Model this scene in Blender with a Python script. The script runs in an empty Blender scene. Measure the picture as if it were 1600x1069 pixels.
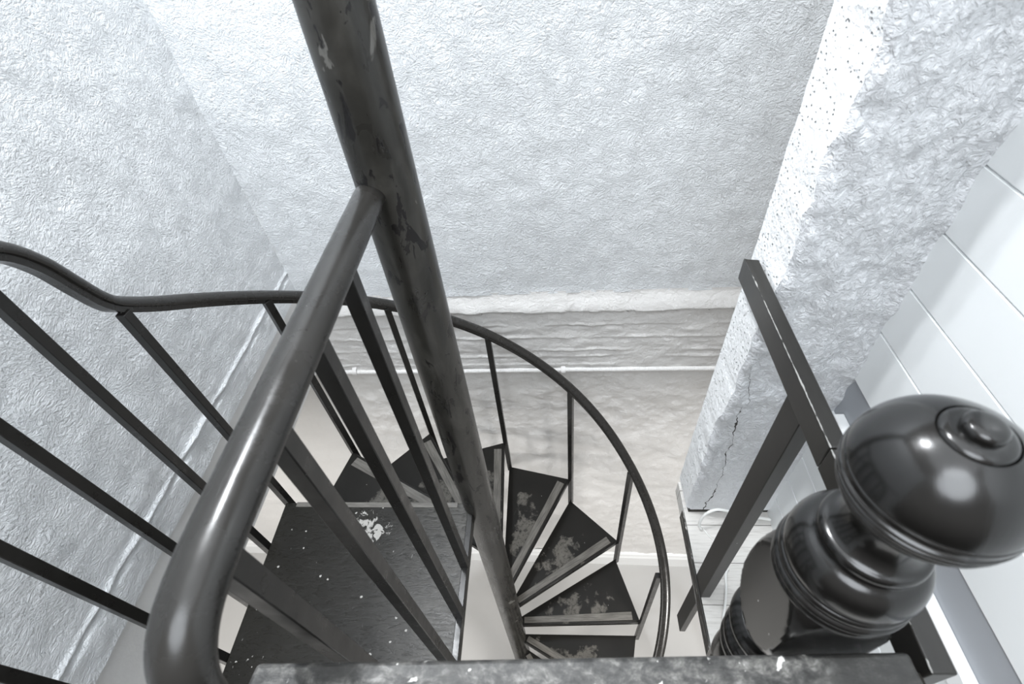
import bpy, bmesh, math, random
from math import sin, cos, radians, pi
from mathutils import Vector, Matrix, noise

random.seed(4)
sc = bpy.context.scene
col = sc.collection

# ------------------------------------------------------------------ helpers
def link(o):
    col.objects.link(o)
    return o

def tag(o, label=None, cat=None, group=None, kind=None):
    if label: o['label'] = label
    if cat: o['category'] = cat
    if group: o['group'] = group
    if kind: o['kind'] = kind
    return o

def empty(name, loc=(0, 0, 0)):
    o = bpy.data.objects.new(name, None)
    o.empty_display_size = .1
    o.location = loc
    return link(o)

def wloc(o):
    v = Vector((0, 0, 0))
    while o is not None:
        v += Vector(o.location)
        o = o.parent
    return v

def make(name, verts, faces, mat, parent=None, smooth=True, origin=None, angle=40):
    """mesh object; verts in world space; origin = world point of the object origin"""
    org = Vector(origin) if origin is not None else (wloc(parent) if parent is not None else Vector((0, 0, 0)))
    me = bpy.data.meshes.new(name)
    me.from_pydata([Vector(v) - org for v in verts], [], faces)
    bm = bmesh.new(); bm.from_mesh(me)
    bmesh.ops.recalc_face_normals(bm, faces=bm.faces)
    if smooth:
        lim = radians(angle)
        for e in bm.edges:
            if len(e.link_faces) == 2:
                try:
                    e.smooth = e.calc_face_angle() < lim
                except ValueError:
                    e.smooth = True
        for f in bm.faces: f.smooth = True
    bm.to_mesh(me); bm.free()
    me.materials.append(mat)
    o = bpy.data.objects.new(name, me)
    link(o)
    if parent is not None:
        o.parent = parent
        o.location = org - wloc(parent)
    else:
        o.location = org
    return o

def bevel(o, w, seg=2):
    m = o.modifiers.new('bevel', 'BEVEL')
    m.width = w; m.segments = seg; m.limit_method = 'ANGLE'; m.angle_limit = radians(35)
    return o

def box_geo(x0, x1, y0, y1, z0, z1):
    v = [(x0,y0,z0),(x1,y0,z0),(x1,y1,z0),(x0,y1,z0),(x0,y0,z1),(x1,y0,z1),(x1,y1,z1),(x0,y1,z1)]
    f = [(0,3,2,1),(4,5,6,7),(0,1,5,4),(1,2,6,5),(2,3,7,6),(3,0,4,7)]
    return v, f

def box(name, b, mat, parent=None, bev=.002, origin=None):
    v, f = box_geo(*b)
    o = make(name, v, f, mat, parent, smooth=True, origin=origin)
    if bev: bevel(o, bev)
    return o

def prism(poly, z0, z1):
    n = len(poly)
    v = [(p[0], p[1], z0) for p in poly] + [(p[0], p[1], z1) for p in poly]
    f = [tuple(range(n - 1, -1, -1)), tuple(range(n, 2 * n))]
    for i in range(n):
        j = (i + 1) % n
        f.append((i, j, n + j, n + i))
    return v, f

def merge(*geos):
    V = []; F = []
    for v, f in geos:
        b = len(V); V += list(v); F += [tuple(i + b for i in q) for q in f]
    return V, F

def catmull(pts, n=8):
    P = [Vector(p) for p in pts]
    P = [P[0] * 2 - P[1]] + P + [P[-1] * 2 - P[-2]]
    out = []
    for i in range(1, len(P) - 2):
        a, b, c, d = P[i-1], P[i], P[i+1], P[i+2]
        for k in range(n):
            t = k / n
            out.append(.5 * ((2*b) + (c-a)*t + (2*a-5*b+4*c-d)*t*t + (3*b-a-3*c+d)*t**3))
    out.append(P[-2].copy())
    return out

def sweep_geo(path, profile, lat=None):
    """profile: list of (u lateral, v up); lat: fixed lateral axis or None (horizontal)"""
    V = []; F = []
    n = len(profile); m = len(path)
    for i, p in enumerate(path):
        a = path[max(i-1, 0)]; b = path[min(i+1, m-1)]
        t = (b - a).normalized()
        if lat is None:
            L = t.cross(Vector((0, 0, 1))).normalized()
        else:
            L = Vector(lat)
            L = (L - t * L.dot(t)).normalized()
        U = L.cross(t).normalized()
        for (u, v) in profile:
            V.append(p + L * u + U * v)
    for i in range(m - 1):
        for k in range(n):
            k2 = (k + 1) % n
            F.append((i*n+k, i*n+k2, (i+1)*n+k2, (i+1)*n+k))
    F.append(tuple(range(n - 1, -1, -1)))
    F.append(tuple(range((m-1)*n, m*n)))
    return V, F

def circle(r, n=12):
    return [(r*cos(2*pi*i/n), r*sin(2*pi*i/n)) for i in range(n)]

def tube(name, pts, r, mat, parent=None, n=10, sm=8):
    v, f = sweep_geo(catmull(pts, sm), circle(r, n), None)
    return make(name, v, f, mat, parent)

def lathe_geo(profile, cx, cy, seg=48, square=None, rot=0.0):
    """profile (r, z) bottom to top; square: half width clamp -> turned block with flat oval faces"""
    V = []; F = []
    for (r, z) in profile:
        for i in range(seg):
            a = 2*pi*i/seg
            rr = r
            if square is not None:
                rr = min(r, square / max(abs(cos(a)), abs(sin(a))))
            V.append((cx + rr*cos(a+rot), cy + rr*sin(a+rot), z))
    m = len(profile)
    for j in range(m-1):
        for i in range(seg):
            i2 = (i+1) % seg
            F.append((j*seg+i, j*seg+i2, (j+1)*seg+i2, (j+1)*seg+i))
    F.append(tuple(range(seg-1, -1, -1)))
    F.append(tuple(range((m-1)*seg, m*seg)))
    return V, F

def fbm(x, y, z, o=4):
    return noise.fractal(Vector((x, y, z)), 1.0, 2.0, o, noise_basis='PERLIN_ORIGINAL')

def lin(a, b, n):
    return [a + (b-a)*i/n for i in range(n+1)]

# ------------------------------------------------------------------ node materials
class NT:
    def __init__(s, name):
        s.m = bpy.data.materials.new(name); s.m.use_nodes = True
        s.t = s.m.node_tree
        for n in list(s.t.nodes): s.t.nodes.remove(n)
        s.out = s.t.nodes.new('ShaderNodeOutputMaterial')
        s.b = s.t.nodes.new('ShaderNodeBsdfPrincipled')
        s.L(s.b.outputs[0], s.out.inputs[0])
        tc = s.t.nodes.new('ShaderNodeTexCoord'); s.co = tc.outputs['Object']
    def L(s, a, b): s.t.links.new(a, b)
    def set(s, **k):
        for kk, v in k.items():
            i = s.b.inputs[kk.replace('_', ' ')]
            if hasattr(v, 'links') or hasattr(v, 'is_output'): s.L(v, i)
            else: i.default_value = v
        return s
    def math(s, op, a, b=None, clamp=False):
        n = s.t.nodes.new('ShaderNodeMath'); n.operation = op; n.use_clamp = clamp
        for i, v in enumerate((a, b)):
            if v is None: continue
            if isinstance(v, (int, float)): n.inputs[i].default_value = v
            else: s.L(v, n.inputs[i])
        return n.outputs[0]
    def mapping(s, scale=(1, 1, 1), rot=(0, 0, 0), src=None, loc=(0, 0, 0)):
        n = s.t.nodes.new('ShaderNodeMapping')
        n.inputs['Scale'].default_value = scale; n.inputs['Rotation'].default_value = rot
        n.inputs['Location'].default_value = loc
        s.L(src or s.co, n.inputs['Vector']); return n.outputs[0]
    def noise(s, scale, detail=4, rough=.55, dist=0, vec=None, w=None):
        n = s.t.nodes.new('ShaderNodeTexNoise')
        if w is not None:
            n.noise_dimensions = '4D'; s.L(w, n.inputs['W'])
        n.inputs['Scale'].default_value = scale; n.inputs['Detail'].default_value = detail
        n.inputs['Roughness'].default_value = rough; n.inputs['Distortion'].default_value = dist
        s.L(vec or s.co, n.inputs['Vector']); return n.outputs['Fac']
    def voro(s, scale, vec=None, feature='F1'):
        n = s.t.nodes.new('ShaderNodeTexVoronoi'); n.feature = feature
        n.inputs['Scale'].default_value = scale; s.L(vec or s.co, n.inputs['Vector'])
        return n
    def ramp(s, fac, stops):
        n = s.t.nodes.new('ShaderNodeValToRGB')
        e = n.color_ramp.elements
        while len(e) < len(stops): e.new(.5)
        for i, (p, c) in enumerate(stops):
            e[i].position = p
            e[i].color = (c, c, c, 1) if isinstance(c, (int, float)) else (*c, 1)
        s.L(fac, n.inputs[0]); return n.outputs[0]
    def mix(s, fac, a, b):
        n = s.t.nodes.new('ShaderNodeMix'); n.data_type = 'RGBA'
        for sock, v in ((n.inputs[0], fac), (n.inputs[6], a), (n.inputs[7], b)):
            if isinstance(v, (int, float)): sock.default_value = v
            elif isinstance(v, tuple): sock.default_value = (*v, 1) if len(v) == 3 else v
            else: s.L(v, sock)
        return n.outputs[2]
    def bump(s, h, strength=.5, dist=.004, prev=None):
        n = s.t.nodes.new('ShaderNodeBump')
        n.inputs['Strength'].default_value = strength; n.inputs['Distance'].default_value = dist
        s.L(h, n.inputs['Height'])
        if prev is not None: s.L(prev, n.inputs['Normal'])
        return n.outputs[0]
    def sep(s, v=None):
        n = s.t.nodes.new('ShaderNodeSeparateXYZ'); s.L(v or s.co, n.inputs[0]); return n.outputs
    def specks(s, scale, size=.12, keep=.75):
        """white paint flecks: small dots in a random part of the cells"""
        v = s.voro(scale)
        c = s.t.nodes.new('ShaderNodeSeparateColor'); s.L(v.outputs['Color'], c.inputs[0])
        d = s.math('ADD', v.outputs['Distance'], s.math('MULTIPLY', s.math('SUBTRACT', s.noise(scale*2.3, 3), .35), .40))
        a = s.math('LESS_THAN', d, s.math('MULTIPLY', c.outputs[1], size*2))
        b = s.math('GREATER_THAN', c.outputs[0], keep)
        return s.math('MULTIPLY', a, b)

def m_stucco(name, color, scale=1.0, strength=.6, dist=.004, swirl=True, var=.03):
    n = NT(name)
    c2 = tuple(max(0, c - var) for c in color)
    n.set(Base_Color=n.mix(n.noise(5, 3), color, c2), Roughness=.75)
    warp = n.t.nodes.new('ShaderNodeTexNoise'); warp.inputs['Scale'].default_value = 9*scale; warp.inputs['Detail'].default_value = 2
    n.L(n.co, warp.inputs['Vector'])
    ad = n.t.nodes.new('ShaderNodeVectorMath'); ad.operation = 'MULTIPLY_ADD'
    n.L(warp.outputs['Color'], ad.inputs[0]); ad.inputs[1].default_value = (.06, .06, .06); n.L(n.co, ad.inputs[2])
    a = n.noise(80*scale, 4, .62, .35, vec=n.mapping((1, 1, 1.35), rot=(.5, .3, .4), src=ad.outputs[0]))
    b = n.noise(30*scale, 3, .6, .3)
    h = n.math('ADD', n.math('MULTIPLY', a, 1.1), n.math('MULTIPLY', b, .8))
    nb = n.bump(h, strength, dist)
    if swirl:   # curved trowel strokes, patchy
        v = n.voro(3.1)
        w = n.t.nodes.new('ShaderNodeTexWave'); w.wave_type = 'RINGS'; w.rings_direction = 'SPHERICAL'
        w.inputs['Scale'].default_value = 9; w.inputs['Distortion'].default_value = 2.5; w.inputs['Detail'].default_value = 2
        sb = n.t.nodes.new('ShaderNodeVectorMath'); sb.operation = 'SUBTRACT'
        n.L(n.co, sb.inputs[0]); n.L(v.outputs['Position'], sb.inputs[1]); n.L(sb.outputs[0], w.inputs['Vector'])
        mk = n.ramp(n.noise(4.5, 2), [(.52, 0), (.66, 1)])
        nb = n.bump(n.math('MULTIPLY', n.ramp(w.outputs['Fac'], [(.55, 0), (.9, 1)]), mk), .28, .004, nb)
    n.set(Normal=nb)
    return n.m

WHITE = (.815, .838, .858)
M_stucco = m_stucco('white_trowelled_stucco', WHITE, scale=1.6, strength=1.0, dist=.0065)

def m_backwall():
    n = NT('painted_masonry')
    n.set(Base_Color=n.mix(n.noise(4, 4), (.80, .79, .775), (.70, .69, .675)), Roughness=.7)
    h = n.math('ADD', n.noise(70, 5, .65, .6), n.math('MULTIPLY', n.noise(17, 4, .55, .9, vec=n.mapping((1, 1, .8))), 1.5))
    n.set(Normal=n.bump(h, .75, .006)); return n.m
M_backlow = m_backwall()

def m_rough():
    n = NT('rough_white_plaster')
    z = n.sep()[2]
    x = n.sep()[0]
    base = n.mix(n.noise(7, 3), (.86, .875, .895), (.78, .795, .82))
    # old crack running down the lower part
    wob = n.math('MULTIPLY', n.math('SUBTRACT', n.noise(9, 4, .6), .5), .075)
    cx = n.math('ADD', n.math('ADD', wob, .362), n.math('MULTIPLY', z, -.047))
    d = n.math('ABSOLUTE', n.math('SUBTRACT', x, cx))
    wid = n.math('MULTIPLY', n.ramp(n.noise(14, 3), [(.48, .0), (.85, 1)]), .0032)
    wid = n.math('ADD', wid, .0004)
    crack = n.math('MULTIPLY', n.math('LESS_THAN', d, wid), n.math('LESS_THAN', z, -.80))
    n.set(Base_Color=n.mix(crack, base, (.06, .055, .05)), Roughness=.8)
    up = n.ramp(n.math('ADD', z, 1.5), [(.03, .25), (.33, 1)])
    h = n.math('ADD', n.ramp(n.noise(75, 5, .65, 1.2), [(.3, 0), (.75, 1)]), n.math('MULTIPLY', n.noise(24, 3, .6, .8), 1.2))
    n.set(Normal=n.bump(n.math('MULTIPLY', h, up), .85, .008)); return n.m
M_rough = m_rough()

def m_pitted():
    n = NT('pitted_white_stucco')
    v = n.voro(95)
    dk = n.math('MULTIPLY', n.ramp(v.outputs['Distance'], [(.10, 1), (.2, 0)]), n.math('GREATER_THAN', n.noise(45, 2), .58))
    n.set(Base_Color=n.mix(dk, (.88, .89, .895), (.70, .71, .72)), Roughness=.8)
    pit = n.ramp(v.outputs['Distance'], [(.08, 0), (.30, 1)])
    h = n.math('ADD', n.math('MULTIPLY', pit, n.math('GREATER_THAN', n.noise(30, 2), .47)), n.noise(70, 4, .6))
    n.set(Normal=n.bump(h, .9, .006)); return n.m
M_pitted = m_pitted()

def m_plain(name, c, rough=.6, var=.03, bump=0, scale=30):
    n = NT(name)
    n.set(Base_Color=n.mix(n.noise(6, 4), c, tuple(max(0, k-var) for k in c)), Roughness=rough)
    if bump: n.set(Normal=n.bump(n.noise(scale, 4), bump, .003))
    return n.m
M_board = m_plain('white_gloss_boards', (.83, .85, .855), .32, .015, .05, 12)
M_greyband = m_plain('grey_painted_strip', (.36, .375, .40), .5, .02)
M_trim = m_plain('white_trim_paint', (.86, .87, .87), .4, .02)
M_dropboard = m_plain('greyish_white_board', (.80, .80, .795), .7, .07, .7, 45)
M_basefloor = m_plain('pale_grey_floor', (.50, .495, .485), .55, .03)
M_ceil = m_plain('white_ceiling_paint', (.75, .75, .74), .8, .03)
M_conduit = m_plain('white_painted_conduit', (.82, .81, .80), .5, .04)
M_cable = m_plain('white_cable_plastic', (.85, .85, .83), .4, .02)
M_gapshade = m_plain('painted_gap_shade', (.03, .028, .024), .9, .01)  # near-black colour standing in for the shade inside narrow gaps

def m_laminate():
    n = NT('whitewashed_wood_floor')
    g = n.noise(14, 5, .6, .6, vec=n.mapping((1.2, 14, 1)))
    c = n.ramp(g, [(.25, (.50, .48, .45)), (.45, (.66, .64, .61)), (.7, (.74, .72, .69))])
    y = n.sep()[1]
    seam = n.math('LESS_THAN', n.math('FRACT', n.math('MULTIPLY', y, 9.1)), .02)
    n.set(Base_Color=n.mix(seam, c, (.20, .19, .17)), Roughness=.5)
    return n.m
M_lam = m_laminate()

def m_edge():
    n = NT('worn_black_edge')
    f = n.ramp(n.noise(30, 5, .7, .5, vec=n.mapping((1, .25, 3))), [(.55, 0), (.62, 1)])
    n.set(Base_Color=n.mix(f, (.03, .028, .025), (.62, .60, .57)), Roughness=.5); return n.m
M_edge = m_edge()

def m_metal(name='black_painted_steel', a=.005, b=.014, rough=.30, speck=.86):
    n = NT(name)
    c = n.mix(n.noise(11, 4), (a, a*.93, a*.84), (b, b*.93, b*.84))
    s = n.specks(55, .07, speck)
    n.set(Base_Color=n.mix(s, c, (.45, .44, .42)), Roughness=n.ramp(n.noise(25, 4), [(.3, rough-.06), (.7, rough+.10)]))
    n.set(Normal=n.bump(n.noise(35, 3), .12, .002)); return n.m
M_metal = m_metal()
M_rail = m_metal('black_rail_enamel', .012, .026, .25, .95)

def m_pole():
    n = NT('chipped_black_pole')
    v = n.mapping((1, 1, .35))
    big = n.noise(16, 5, .6, .8, vec=v)
    c = n.ramp(big, [(.30, (.010, .0093, .008)), (.5, (.026, .0245, .021)), (.68, (.055, .052, .046))])
    chip = n.ramp(n.noise(40, 4, .6, .5, vec=v), [(.585, 0), (.595, 1)])
    light = n.ramp(n.noise(22, 4, .6, .5, vec=n.mapping((1, 1, .5), loc=(3, 1, 5))), [(.67, 0), (.685, 1)])
    c = n.mix(chip, c, (.006, .005, .005))
    c = n.mix(n.math('MULTIPLY', light, .55), c, (.20, .195, .18))
    s = n.specks(40, .06, .9)
    n.set(Base_Color=n.mix(s, c, (.55, .54, .52)), Roughness=n.ramp(big, [(.3, .22), (.7, .42)]))
    h = n.math('SUBTRACT', big, chip)
    n.set(Normal=n.bump(h, .25, .003)); return n.m
M_pole = m_pole()

def m_tread(name, cx, sx, sy, amount=1.0):
    """dark painted plywood with a worn bare patch in the middle of the walking line"""
    n = NT(name)
    oi = n.t.nodes.new('ShaderNodeObjectInfo')
    seed = n.math('MULTIPLY', oi.outputs['Random'], 40.0)
    xyz = n.sep()
    dx = n.math('DIVIDE', n.math('SUBTRACT', xyz[0], cx), sx)
    dy = n.math('DIVIDE', n.math('SUBTRACT', n.math('SUBTRACT', xyz[1], n.math('MULTIPLY', xyz[0], .22)), 0.0), sy)
    r2 = n.math('ADD', n.math('MULTIPLY', dx, dx), n.math('MULTIPLY', dy, dy))
    f = n.math('SUBTRACT', n.noise(9, 6, .62, .3, w=seed), n.math('MULTIPLY', r2, .11))
    worn = n.ramp(f, [(.45, 0), (.50, .95)])
    fine = n.ramp(n.noise(70, 4, .7, w=seed), [(.38, .35), (.5, 1)])
    worn = n.math('MULTIPLY', worn, fine)
    base = n.mix(n.noise(8, 4, w=seed), (.006, .0056, .005), (.016, .015, .013))
    c = n.mix(worn, base, n.mix(n.noise(30, 4, w=seed), (.075, .071, .063), (.155, .147, .132)))
    s = n.specks(34, .06, .72)
    n.set(Base_Color=n.mix(s, c, (.50, .49, .47)), Roughness=n.math('ADD', n.math('MULTIPLY', worn, .25), .42), Specular_IOR_Level=.22)
    n.set(Normal=n.bump(n.noise(40, 4, vec=n.mapping((1, 5, 1))), .15, .002)); return n.m
M_tread = m_tread('worn_black_tread_board', .33, .17, .085)

def m_landing():
    n = NT('worn_black_landing_board')
    xyz = n.sep()
    big = n.noise(5, 4, .55, .4)
    base = n.mix(big, (.007, .0065, .0056), (.024, .0225, .019))
    # scuffed zone near the inner edge (grain showing) + bare spot near the back
    e = n.ramp(n.math('ADD', n.math('MULTIPLY', xyz[0], 1.0), n.math('MULTIPLY', big, .25)), [(.17, 0), (.42, 1)])
    gr = n.noise(30, 5, .65, 1.2, vec=n.mapping((1, 3, 1)))
    base = n.mix(n.math('MULTIPLY', e, n.ramp(gr, [(.35, .1), (.7, .8)])), base, (.13, .125, .115))
    dx = n.math('DIVIDE', n.math('ADD', xyz[0], .02), .085); dy = n.math('DIVIDE', n.math('SUBTRACT', xyz[1], .35), .055)
    r2 = n.math('ADD', n.math('MULTIPLY', dx, dx), n.math('MULTIPLY', dy, dy))
    f = n.math('SUBTRACT', n.noise(32, 6, .7, .8), n.math('MULTIPLY', r2, .11))
    bare = n.ramp(f, [(.465, 0), (.485, 1)])
    c = n.mix(bare, base, (.36, .35, .33))
    scr = n.noise(26, 4, .6, 3, vec=n.mapping((1, .35, 1), rot=(0, 0, .9)))
    scr = n.math('MULTIPLY', n.ramp(scr, [(.70, 0), (.72, 1)]), n.math('LESS_THAN', xyz[0], .2))
    c = n.mix(n.math('MULTIPLY', scr, .7), c, (.40, .39, .37))
    s = n.specks(36, .11, .45)
    n.set(Base_Color=n.mix(s, c, (.38, .37, .35)), Roughness=n.ramp(gr, [(.3, .22), (.7, .38)]), Specular_IOR_Level=.26)
    n.set(Normal=n.bump(gr, .30, .003)); return n.m
M_landing = m_landing()

def m_nosing():
    n = NT('bare_worn_nosing')
    g = n.noise(18, 5, .65, .4, vec=n.mapping((.6, 6, 1)))
    c = n.ramp(g, [(.25, (.045, .042, .037)), (.5, (.115, .108, .096)), (.75, (.19, .18, .165))])
    n.set(Base_Color=c, Roughness=.5, Normal=n.bump(g, .2, .002)); return n.m
M_nosing = m_nosing()

def m_beam():
    n = NT('mottled_worn_black_beam')
    v = n.mapping((.7, 1, 1))
    a = n.noise(70, 8, .72, .3, vec=v)
    c = n.ramp(a, [(.38, (.018, .018, .017)), (.49, (.05, .049, .047)), (.57, (.11, .107, .10)), (.68, (.25, .245, .235))])
    dark = n.ramp(n.noise(5, 2, .5), [(.50, 0), (.56, 1)])
    c = n.mix(n.math('MULTIPLY', dark, .75), c, (.03, .029, .027))
    chip = n.ramp(n.noise(60, 4, .6, .6), [(.67, 0), (.685, 1)])
    c = n.mix(chip, c, (.62, .61, .58))
    n.set(Base_Color=c, Roughness=.38, Normal=n.bump(a, .3, .003)); return n.m
M_beam = m_beam()

def m_dkwood(name, a, b, rough, sp=.8, size=.1):
    n = NT(name)
    g = n.noise(22, 4, .6, .4, vec=n.mapping((6, 1, 1)))
    c = n.mix(g, (a, a*.93, a*.84), (b, b*.93, b*.84))
    s = n.specks(60, size, sp)
    n.set(Base_Color=n.mix(s, c, (.55, .54, .52)), Roughness=rough, Normal=n.bump(g, .10, .002)); return n.m
M_railwood = m_dkwood('dark_brown_rail_paint', .012, .024, .38, .80, .07)
def m_worn_rail():
    n = NT('brown_rail_paint_worn_arris')
    g = n.noise(22, 4, .6, .4, vec=n.mapping((6, 1, 1)))
    c = n.mix(g, (.014, .013, .0115), (.028, .026, .023))
    xyz = n.sep()
    dx = n.math('ABSOLUTE', n.math('ADD', xyz[0], .012)); dz = n.math('ABSOLUTE', n.math('SUBTRACT', xyz[2], .895))
    d = n.math('MAXIMUM', dx, dz)
    lim = n.math('MULTIPLY', n.ramp(n.noise(60, 4, .7, vec=n.mapping((1, .5, 1))), [(.40, .22), (.75, 1)]), .0032)
    wear = n.math('LESS_THAN', d, lim)
    c = n.mix(n.math('MULTIPLY', wear, .85), c, (.42, .41, .39))
    s = n.specks(60, .10, .70)
    n.set(Base_Color=n.mix(s, c, (.50, .49, .47)), Roughness=.36, Normal=n.bump(g, .10, .002)); return n.m
M_railworn = m_worn_rail()
M_newel = m_dkwood('glossy_black_lacquer', .003, .006, .23, .90, .07)
M_newel.node_tree.nodes['Principled BSDF'].inputs['Coat Weight'].default_value = .35 if 'Principled BSDF' in M_newel.node_tree.nodes else 0
M_newel.node_tree.nodes['Principled BSDF'].inputs['Coat Roughness'].default_value = .14

# ------------------------------------------------------------------ setting
BACK = lambda x: 1.5 - .018 * x         # back wall plane
LX = -1.06                              # left wall plane
ZF = -1.5                               # upper floor / landing level
ZB = -4.03                              # lower floor

def grid_geo(us, vs, fn):
    V = [fn(u, v) for v in vs for u in us]
    nu = len(us); F = []
    for j in range(len(vs)-1):
        for i in range(nu-1):
            F.append((j*nu+i, j*nu+i+1, (j+1)*nu+i+1, (j+1)*nu+i))
    return V, F

def sm(a, b, t):
    t = min(1, max(0, (t-a)/(b-a))); return t*t*(3-2*t)

# back wall, upper stucco part
def back_up(x, z):
    d = .006*fbm(x*3, z*3, 1.7) + .003*fbm(x*14, z*14, 4.1)
    # stucco runs out onto the ledge
    e = sm(-1.272, -1.295, z)
    return (x, BACK(x) - d - .004*e, z)
us = lin(-1.075, .80, 150)
v, f = grid_geo(us, lin(-1.295, .9, 120), back_up)
wb = make('wall_back', v, f, M_stucco, angle=180); tag(wb, kind='structure')

# ledge + brick courses + parging below: child mesh of the same wall
courses = [-1.454, -1.53, -1.609, -1.65, -1.705]
def back_low(x, z):
    d = 0
    n1 = fbm(x*5, z*9, 2.2)
    zl = -1.374 + .006*n1 + .004*fbm(x*22, 3, z*4)
    if z > zl:      # sloping ledge shoulder catching the light
        d = .002 + .030*sm(-1.285, zl, z) + .004*fbm(x*10, z*10, 3)
        k = math.sin(x*8.3 + 1.0); d += -.006*sm(.965, 1, k)
    else:
        d = .014
        if z > -1.72:
            for c in courses:
                zz = z - (c + .004*fbm(x*4, c*7, 9) + .003*fbm(x*17, c*3, 2))
                amp = max(0, .5 + 1.3*fbm(x*4.1, c*11, 5))
                d += .006*amp*math.exp(-(zz/.006)**2) - .003*amp*math.exp(-((zz+.014)/.007)**2)
            d += .006*fbm(x*9, z*13, 6)
        fade = sm(-1.70, -1.78, z)
        d += fade*(.010*fbm(x*3.6, z*3.6, 11) + .008*fbm(x*9, z*8, 12) + .004*fbm(x*22, z*18, 13)) - .010*fade
        d += .0016*fbm(x*40, z*40, 6)
    return (x, BACK(x) - d, z)
us = [-2.8, -2.2, -1.7, -1.4] + lin(-1.2, .95, 230) + [1.1, 1.5, 2.2]
vs = lin(ZB, -2.3, 90)[:-1] + lin(-2.3, -1.285, 170)
v, f = grid_geo(us, vs, back_low)
o = make('wall_back_base', v, f, M_backlow, angle=180); tag(o, kind='structure')

# left wall: stucco, plaster ridge, drop board
def left_up(y, z):
    d = .006*fbm(y*3, z*3, 21.7) + .0025*fbm(y*14, z*14, 24)
    r = z + 1.160 - .010*fbm(y*5, 2, 1)
    d += .010*math.exp(-(r/.007)**2)*max(0, .7+fbm(y*7, 0, 3)) - .004*math.exp(-((r+.013)/.006)**2)
    d += .004*sm(-1.175, -1.19, z)
    return (LX + d, y, z)
v, f = grid_geo(lin(-.55, 1.52, 150), lin(-1.262, -1.0, 90)[:-1] + lin(-1.0, .9, 130), left_up)
o = make('wall_left', v, f, M_stucco, angle=180); tag(o, kind='structure')
box('trim_1', (-1.16, LX - .009, -.55, 1.50, -1.625, -1.255), M_dropboard); tag(bpy.data.objects['trim_1'], kind='structure')

# ceiling of the lower room beside the stair well
o = box('ceiling', (-3.0, -1.16, -1.0, 1.54, -1.62, -1.52), M_ceil, bev=0); tag(o, kind='structure')
# lower floor and its baseboard
o = box('floor', (-3.0, 2.4, -1.6, 1.6, ZB-.1, ZB), M_basefloor, bev=0); tag(o, kind='structure')
bp = []
for x in (-2.8, 1.6):
    for (dd, z) in ((.0, ZB), (.034, ZB), (.034, ZB+.135), (.026, ZB+.15), (.022, ZB+.17), (.0, ZB+.172)):
        bp.append((x, BACK(x) - dd, z))
o = make('baseboard_back', bp, [(i, i+1, i+7, i+6) for i in range(5)] + [(0,1,2,3,4,5), (6,7,8,9,10,11)], M_trim, smooth=False)
tag(o, kind='structure')

# upper floor (right of the well and behind the guard)
v, f = merge(box_geo(.368, 1.0, -.8, .80, ZF-.06, ZF), box_geo(-.27, .368, -.8, .02, ZF-.06, ZF))
o = make('floor_upper', v, f, M_lam, smooth=False); tag(o, kind='structure')
o = box('trim_2', (.3615, .3668, .02, .705, ZF-.045, ZF+.002), M_edge, bev=.0015); tag(o, kind='structure')

# rough plaster stub wall: rough face + pitted return
def xedge(z):
    return .374 + .011*sm(-1.3, -.5, z)
def yfront(x, z):
    w = sm(.60, .45, x)
    d = .02*sm(-1.0, -.4, z)*w
    k = sm(-1.42, -1.0, z)
    d += k*(.010*fbm(x*11, z*11, 31) + .007*fbm(x*30, z*22, 33)) + .003*fbm(x*6, z*6, 35)
    return .70 - d
def rough(x, z):
    e = xedge(z) + .004*fbm(z*20, 1, 41) + .010*fbm(z*6, 7, 4)*sm(-1.4, -.6, z)
    xx = e + (.625 - e) * x
    y = yfront(xx, z)
    y += .012*(1-min(1, x/.05))**2          # rounded arris
    return (xx, y, z)
zs = lin(-1.482, .75, 230)
v, f = grid_geo(lin(0, 1, 70), zs, rough)
o = make('wall_right', v, f, M_rough, angle=180); tag(o, kind='structure')
def ret(t, z):
    a = rough(0, z)
    x1 = xedge(z) + .001; y1 = .815 + .010*sm(-1.3, -.5, z) + .003*fbm(z*18, 3, 8)
    if t > .98: return (x1 + .20, y1, z)
    t2 = min(1, t/.9)
    return (a[0] + (x1-a[0])*t2, a[1] + (y1-a[1])*t2, z - (.0 if z > -1.47 else .018*t2))
v, f = grid_geo([0, .15, .3, .45, .6, .75, .9, 1.0], zs, ret)
o = make('wall_right_return', v, f, M_pitted, angle=50); tag(o, kind='structure')
o = box('gap_shade', (.380, .63, .702, .72, -1.5, -1.478), M_gapshade, bev=0); tag(o, kind='structure')  # dark strip painting the shade of the gap under the plaster

# boarded side wall: horizontal boards with V grooves
prof = []
TX = .61
gro = [-.397 + .1125*k for k in range(11, -1, -1)] + [-.51, -.622, -.733]
def boards(z_hi, z_lo, grooves):
    p = [(TX, z_hi)]
    for g in sorted([q for q in grooves if z_lo < q < z_hi], reverse=True):
        p += [(TX, g+.0028), (TX+.005, g+.0012), (TX+.005, g-.0012), (TX, g-.0028)]
    p += [(TX, z_lo), (TX+.03, z_lo), (TX+.03, z_hi)]
    return p
def extr(p, y0, y1):
    n = len(p)
    v = [(x, y0, z) for x, z in p] + [(x, y1, z) for x, z in p]
    f = [(i, (i+1) % n, n+(i+1) % n, n+i) for i in range(n)] + [tuple(range(n)), tuple(range(n, 2*n))]
    return v, f
low = [-1.07 - .1125*k for k in range(4)]
v, f = merge(extr(boards(.75, -.862, gro), -.6, .72), extr(boards(-.985, -1.5, low), -.6, .72))
o = make('wall_side', v, f, M_board, smooth=False); tag(o, kind='structure')
o = box('trim_4', (TX+.006, TX+.03, -.6, .72, -.99, -.86), M_greyband, bev=0); tag(o, kind='structure')
o = box('trim_5', (TX-.016, TX+.006, -.6, .672, -.995, -.955), M_trim); tag(o, kind='structure')

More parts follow.
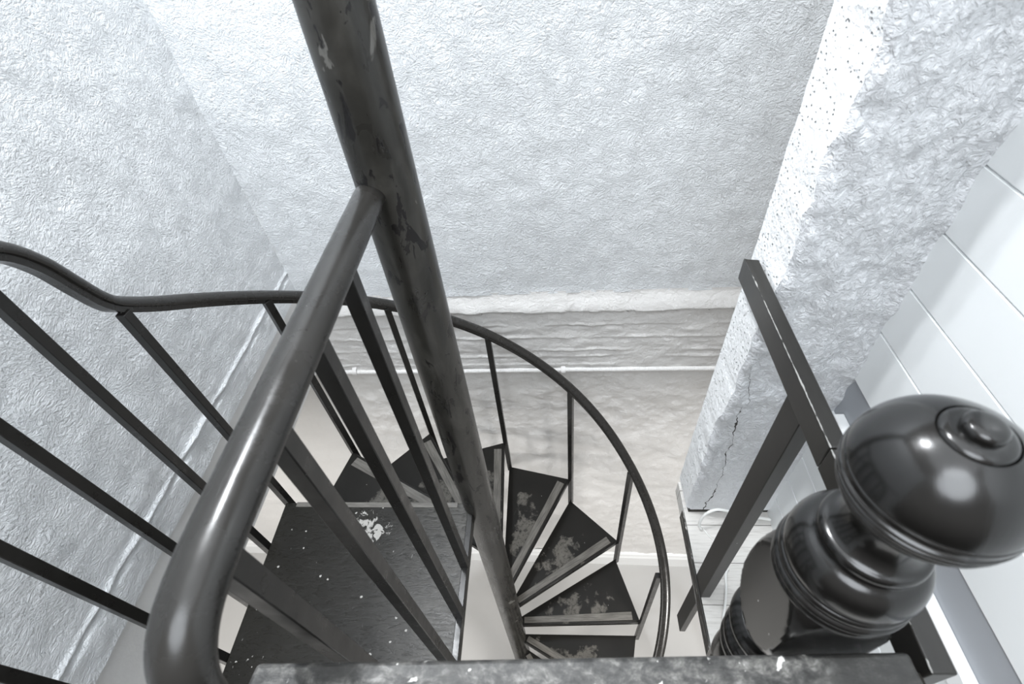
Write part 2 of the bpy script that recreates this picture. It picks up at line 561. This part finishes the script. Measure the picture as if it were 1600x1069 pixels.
# ------------------------------------------------------------------ spiral staircase
PX, PY, PR = -.267, .733, .050
stair = empty('spiral_staircase', (PX, PY, ZB))
tag(stair, 'black painted spiral staircase winding round a chipped centre pole beside the white stucco walls', 'staircase')

# pole
zs = lin(ZB, .75, 60)
v, f = lathe_geo([(PR, z) for z in zs], PX, PY, 40)
make('pole', v, f, M_pole, stair)
v, f = lathe_geo([(.11, ZB), (.11, ZB+.012), (.10, ZB+.014)], PX, PY, 40)
make('base_plate', v, f, M_metal, stair)

RISE = .2345
R_T = .645
FRONT = [151.5 - 29.8*k for k in range(10)]
tread_z = [-1.47 - RISE*(k+1) for k in range(10)]

def tread_parts():
    """one tread built about the origin: x = radial along the front (nosing) edge, the tread lies at +angle"""
    w = radians(29.0)
    of = Vector((R_T, 0)); ob = Vector((R_T*cos(w), R_T*sin(w)))
    inf = Vector((.045, -.006)); inb = Vector((.030, .030))
    poly = [inf, of, ob, inb]
    v, f = prism(poly, -.032, 0)
    # narrow steel flange under the nosing
    return (v, f), poly
def nosing_geo():
    # bare strip along the front edge, inset from the outer end
    x0, x1 = .055, R_T - .035
    y0, y1 = .0075, .046
    return prism([(x0, y0*.6), (x1, y0), (x1, y1), (x0, y1*.72)], -.002, .0022)
tp, poly = tread_parts()
ng = nosing_geo()
fl = box_geo(.05, R_T-.004, -.005, .004, -.036, -.006)
t0 = None
for k in range(10):
    if k == 0:
        td = make('tread', tp[0], tp[1], M_tread, None, origin=(0, 0, 0)); bevel(td, .0025)
        nz = make('nosing', ng[0], ng[1], M_nosing, None, origin=(0, 0, 0)); bevel(nz, .0015)
        fg = make('flange', fl[0], fl[1], M_metal, None, origin=(0, 0, 0)); bevel(fg, .001)
        nz.parent = td; fg.parent = td
        nz['label'] = 'bare worn wooden strip'
        protos = (td, nz, fg)
    else:
        td = protos[0].copy(); link(td)
        for q in protos[1:]:
            c = q.copy(); link(c); c.parent = td
    td.parent = stair
    td.location = (0, 0, tread_z[k] - ZB)
    td.rotation_euler = (0, 0, radians(FRONT[k]))

# landing: painted board with worn back nosing, steel edge
LXA, LXB, LYB, LYA = -.911, -.283, .728, -.10
v, f = box_geo(LXA, LXB, LYA, LYB, ZF-.040, ZF)
ld = make('landing', v, f, M_landing, stair, origin=(-.60, .28, ZF)); bevel(ld, .004)
o = make('landing_nosing', *box_geo(LXA+.04, LXB-.05, LYB-.016, LYB+.001, ZF-.004, ZF+.0018), M_nosing, ld)
o['label'] = 'bare worn back edge strip'; bevel(o, .001)
o = make('landing_edge', *box_geo(LXB-.016, LXB+.002, LYA, LYB-.03, ZF-.042, ZF+.003), M_metal, ld); bevel(o, .0015)

# flat-topped moulded handrail section with a thinner bar beneath
def rail_profile(w=.046, h=.020, bar=.24, deep=.013):
    p = []
    n = 20
    for i in range(n+1):
        a = pi * i / n
        p.append((w/2*cos(a), h*sin(a)))
    p += [(-w/2+.001, -.004), (-w*bar, -.006), (-w*bar, -deep), (w*bar, -deep), (w*bar, -.006), (w/2-.001, -.004)]
    return p

# stair rail on the outside of the spiral
zl = lambda th: -.64 - (179-th)*.00866
def rr(th):
    return .657 + .018*sm(40, -5, th)
pts = [(-.922, -.35, -.372), (-.922, .0, -.374), (-.922, .40, -.376), (-.922, .52, -.380), (-.922, .60, -.392), (-.921, .648, -.425),
       (-.921, .683, -.480), (-.921, .706, -.545), (-.921, .728, -.604), (-.922, .755, -.640)]
th = 172
while th > -112:
    r = rr(th)
    pts.append((PX + r*cos(radians(th)), PY + r*sin(radians(th)), zl(th)))
    th -= 8
v, f = sweep_geo(catmull(pts, 5), rail_profile(.040, .017, .33, .018))
make('handrail', v, f, M_rail, stair)

def baluster(x, y, z0, z1, ang=0., w=.022, par=None):
    c, s = cos(ang), sin(ang); h = w/2
    poly = [(x + c*a - s*b, y + s*a + c*b) for a, b in ((-h, -h), (h, -h), (h, h), (-h, h))]
    v, f = prism(poly, z0, z1)
    o = make('baluster', v, f, M_metal, par or stair, origin=(x, y, z0)); bevel(o, .0015)
    return o
# spiral balusters: each ties a nosing to the back corner of the tread below
for k in range(9):
    a = FRONT[k] - .9
    r = R_T + .006
    x, y = PX + r*cos(radians(a)), PY + r*sin(radians(a))
    baluster(x, y, tread_z[k+1] - .035, zl(a) - .012, radians(a))
baluster(-.916, .741, tread_z[0]-.03, zl(179)-.012, 0)
# landing outer guard
for y in (.583, .429, .283, .135, -.02):
    baluster(-.921, y, ZF-.045, -.384, 0)

# inner guard rail of the landing, from the pole towards the viewer, then turning down
GX = -.284
gp = [(GX, .690, -.386), (GX, .60, -.386), (GX, .45, -.386), (GX, .30, -.386), (GX, .20, -.386), (GX, .135, -.388),
      (GX, .095, -.397), (GX, .070, -.420), (GX, .058, -.46), (GX, .052, -.52), (GX, .050, -.70), (GX, .050, -1.1), (GX, .050, ZF-.04)]
v, f = sweep_geo(catmull(gp, 8), rail_profile(.052, .021, .2, .010), lat=(-1, 0, 0))
make('guard_rail', v, f, M_rail, stair)
for y in (.538, .404, .275, .150):
    baluster(-.290, y, ZF-.002, -.398, 0, .024)

# ------------------------------------------------------------------ wooden guard by the viewer
beam = empty('guard_beam', (0, .10, ZF))
tag(beam, 'chipped black wooden beam in the foreground crossing in front of the newel post', 'railing beam')
def yaw(p, c=(0, .11), a=radians(2.4)):
    dx, dy = p[0]-c[0], p[1]-c[1]
    return (c[0]+dx*cos(a)-dy*sin(a), c[1]+dx*sin(a)+dy*cos(a), p[2])
v, f = prism([(-.338, .078), (.338, .073), (.338, .1235), (-.330, .1235)], -.70, -.600)
o = make('beam_rail', [yaw(p) for p in v], f, M_beam, beam, origin=(0, .10, -.60)); bevel(o, .005, 3)
v, f = box_geo(.325, .3535, .088, .125, -.685, -.625)
o = make('slot_shade', v, f, M_gapshade, beam); bevel(o, .001)  # added dark box, painted shade that keeps the slot at the beam end black

side = empty('side_railing', (.364, .45, ZF))
tag(side, 'dark brown wooden hand rail on one post running from newel to rough plaster wall', 'railing')
# two lengths of rail, chamfered at the wall end
ch = .016
poly = [(.352, .372), (.376, .372), (.376, .775), (.364, .792), (.356, .792), (.352, .782)]
v, f = prism(poly, -.656, -.605)
# chamfer the top of the far end
v = [(x, y, z - (.012 if (y > .785 and z > -.62) else 0)) for x, y, z in v]
o = make('rail', v, f, M_railworn, side); bevel(o, .002)
v, f = box_geo(.352, .3765, .120, .3712, -.656, -.606)
o = make('rail', v, f, M_railworn, side); bevel(o, .002)
v, f = merge(prism([(.3655, .459), (.391, .459), (.391, .516), (.3655, .516)], ZF, -.6562))
o = make('post', v, f, M_railwood, side); bevel(o, .0015)
v, f = prism([(.3662, .465), (.384, .465), (.384, .514), (.3662, .514)], -1.86, ZF)
o = make('post_tail', v, f, M_railwood, side); bevel(o, .0015)

newel = empty('newel_post', (.267, .192, ZF))
tag(newel, 'glossy black turned newel post topped by a large ringed ball', 'newel post')
NX, NY = .267, .192
BZ, BR = -.353, .0596
# ball with disc, button and three beads
pr = []
def ball_r(t):   # t polar angle from bottom
    return BR*sin(t)
t = radians(22)
while t < radians(157):
    r = BR
    for g in (69, 75.5, 82, 88.5):          # four turned grooves leave three beads
        r -= .0026*math.exp(-((t-radians(g))/radians(1.25))**2)
    r -= .0010*math.exp(-((t-radians(97))/radians(.9))**2)
    if radians(69) < t < radians(88.5): r += .0007
    pr.append((r*sin(t), BZ - r*cos(t)))
    t += radians(.4)
# shallow groove and raised disc with a button on top
zt = pr[-1][1]
pr += [(.0226, zt-.0016), (.0216, zt+.0006), (.0200, zt+.0022), (.0170, zt+.0034), (.0142, zt+.0040), (.0128, zt+.0042), (.0126, zt+.0050),
       (.0130, zt+.0078), (.0124, zt+.0100), (.0108, zt+.0116), (.0078, zt+.0128), (.0040, zt+.0133), (.0008, zt+.0134)]
v, f = lathe_geo(pr, NX, NY, 72)
make('ball_finial', v, f, M_newel, newel, angle=60)
# neck: cove, beads, torus, shoulder
nk = [(.0500, -.556), (.0590, -.540), (.0600, -.534), (.0585, -.5295), (.0600, -.527), (.0615, -.523), (.0602, -.519), (.0580, -.5165), (.0592, -.5135), (.0600, -.510), (.0590, -.506), (.0572, -.504),
      (.0585, -.500), (.0590, -.494), (.0582, -.487), (.0565, -.480), (.0535, -.473), (.0490, -.467), (.0440, -.463), (.0425, -.4605),
      (.0432, -.458), (.0440, -.454), (.0437, -.450), (.0420, -.4465), (.0385, -.4445),
      (.0355, -.441), (.0325, -.434), (.0308, -.426), (.0302, -.418), (.0308, -.410), (.0325, -.404)]
def densify(p, n=4):
    return [(q.x, q.y) for q in catmull([(a, b, 0) for a, b in p], n)]
v, f = lathe_geo(densify(nk), NX, NY, 72)
make('neck', v, f, M_newel, newel, angle=60)
# block: barrel of revolution cut by four flat faces -> oval faces
bk = []
ztop, zbot = -.505, -.726
for i in range(41):
    q = i/40
    z = zbot + (ztop-zbot)*q
    s = (q-.5)*2
    r = max(.046, .0692*math.sqrt(max(0, 1-abs(s*.955)**2.4)))
    bk.append((r, z))
v, f = lathe_geo(bk, NX, NY, 160, square=.0500)
make('block', v, f, M_newel, newel, angle=25)
# lower turned shaft
sh = [(.030, ZF), (.050, ZF), (.050, ZF+.28), (.047, ZF+.30), (.030, ZF+.315), (.040, ZF+.335), (.030, ZF+.36), (.034, ZF+.42), (.043, -.95), (.047, -.90), (.044, -.865), (.036, -.845), (.034, -.835),
      (.048, -.828), (.052, -.818), (.050, -.808), (.046, -.804), (.050, -.798), (.054, -.788), (.052, -.778), (.047, -.772), (.044, -.760), (.048, -.748), (.055, -.740), (.058, -.730), (.054, -.720), (.046, -.712)]
v, f = lathe_geo(densify(sh), NX, NY, 64)
make('shaft', v, f, M_newel, newel, angle=60)

# ------------------------------------------------------------------ conduit and cables
cd = empty('conduit', (0, 1.47, -1.737))
tag(cd, 'thin white ribbed conduit strapped across the back wall', 'conduit')
cp = []
x = -1.5
path = []
while x < .95:
    path.append(Vector((x, BACK(x) - .020, -1.737 + .004*sin(x*2.2+.5) + .0015*fbm(x*6, 0, 0))))
    x += .0028
V = []; F = []; n = 10
for i, p in enumerate(path):
    r = .0116 if (i % 3) else .0100
    for k in range(n):
        a = 2*pi*k/n
        V.append((p.x, p.y + r*cos(a), p.z + r*sin(a)))
for i in range(len(path)-1):
    for k in range(n):
        F.append((i*n+k, i*n+(k+1) % n, (i+1)*n+(k+1) % n, (i+1)*n+k))
make('conduit_tube', V, F, M_conduit, cd, angle=80)
for sx in (-.955, .020):
    y = BACK(sx) - .020
    arc = [Vector((sx, y + .024, -1.715))] + [Vector((sx, y - .0155*cos(t), -1.737 + .0155*sin(t))) for t in (1.4, .8, .2, -.4, -1.0, -1.5)] + [Vector((sx, y+.02, -1.750))]
    v, f = sweep_geo(arc, [(-.010, -.002), (.010, -.002), (.010, .002), (-.010, .002)], lat=(1, 0, 0))
    make('strap', v, f, M_conduit, cd)

cb = tube('cable', [(.60, .665, -1.470), (.52, .668, -1.448), (.470, .67, -1.425), (.436, .668, -1.415), (.412, .662, -1.425), (.399, .655, -1.452), (.398, .650, -1.478), (.404, .645, -1.490)], .0042, M_cable)
tag(cb, 'short white cable loop curling out of the rough plaster wall onto the wooden floor', 'cable')
cw = tube('wire', [(.412, .648, -1.4955), (.425, .625, -1.4965), (.440, .605, -1.4965), (.452, .570, -1.4965)], .0016, M_cable)
tag(cw, 'thin pale wire lying on the wooden floor beside the white cable loop', 'wire')
cc = tube('cord', [(.455, .535, -1.4945), (.446, .52, -1.4945), (.438, .485, -1.4945), (.428, .45, -1.4945), (.415, .415, -1.4945), (.405, .38, -1.4945)], .0035, M_cable)
tag(cc, 'white cord lying on the wooden floor behind the newel post', 'cord')

# ------------------------------------------------------------------ light
w = bpy.data.worlds.new('world'); sc.world = w; w.use_nodes = True
bg = w.node_tree.nodes['Background']
bg.inputs[1].default_value = 1.0
_t = w.node_tree
_tc = _t.nodes.new('ShaderNodeTexCoord'); _sp = _t.nodes.new('ShaderNodeSeparateXYZ'); _rp = _t.nodes.new('ShaderNodeValToRGB')
_ma = _t.nodes.new('ShaderNodeMath'); _ma.operation = 'MULTIPLY_ADD'; _ma.inputs[1].default_value = .5; _ma.inputs[2].default_value = .5
_t.links.new(_tc.outputs['Generated'], _sp.inputs[0]); _t.links.new(_sp.outputs[2], _ma.inputs[0])
_t.links.new(_ma.outputs[0], _rp.inputs[0]); _t.links.new(_rp.outputs[0], bg.inputs[0])
_rp.color_ramp.elements[0].position = .28; _rp.color_ramp.elements[0].color = (.05, .049, .047, 1)
_rp.color_ramp.elements[1].position = .58; _rp.color_ramp.elements[1].color = (.515, .51, .50, 1)

def lamp(name, loc, power, size, color=(1, 1, 1), kind='POINT', rot=None):
    l = bpy.data.lights.new(name, kind)
    l.energy = power; l.color = color
    if kind == 'AREA':
        l.shape = 'DISK'; l.size = size
    else:
        l.shadow_soft_size = size
    o = bpy.data.objects.new(name, l); o.location = loc
    if rot: o.rotation_euler = rot
    return link(o)
lamp('well_lamp', (-.66, .90, 1.55), 112, .05, (.94, .97, 1))
lamp('well_lamp', (-.74, 1.15, 1.55), 72, .05, (.92, .96, 1))
lamp('ceiling_fill', (-.15, .0, 2.3), 30, 2.6, (.90, .95, 1), 'AREA')  # soft overhead fill, added to even out the walls; not a fixture
lamp('room_fill', (-.40, -1.5, 1.9), 70, 2.0, (.89, .945, 1), 'AREA', (radians(42), 0, radians(-8)))  # fill light added behind the camera to lift the rough plaster and walls
lamp('lower_room_fill', (-1.9, -.2, -1.75), 42, .5, (1, .975, .94), 'AREA')  # added fill brightening the lower room from the left
lamp('lower_room_fill', (1.0, -.3, -1.75), 40, .5, (1, .975, .94), 'AREA')  # added fill brightening the lower room from the right

# ------------------------------------------------------------------ camera
cam = bpy.data.cameras.new('camera')
co = bpy.data.objects.new('camera', cam); link(co)
f_px = 785.0
cam.sensor_width = 36; cam.sensor_fit = 'HORIZONTAL'
cam.lens = f_px/1600*36
cam.clip_start = .01
rt = Vector((.9954, .0441, -.0844)); 
N_ = Vector((892-800, 1287-534.5, f_px)).normalized()
F_ = Vector((850-800, -292-534.5, f_px)); F_ = (F_ - N_*(N_.dot(F_))).normalized()
Zc = -N_; Yc = F_; Xc = Yc.cross(Zc)
# columns: right, up, back in world axes
M = Matrix(((Xc.x, -Xc.y, -Xc.z), (Yc.x, -Yc.y, -Yc.z), (Zc.x, -Zc.y, -Zc.z)))
co.matrix_world = M.to_4x4()
cam.dof.use_dof = True
cam.dof.focus_distance = 1.7
cam.dof.aperture_fstop = 7.0
sc.camera = co

sc.view_settings.view_transform = 'Standard'
sc.view_settings.look = 'None'
sc.view_settings.exposure = 0.16
sc.view_settings.gamma = 1.0
sc.view_settings.use_curve_mapping = False
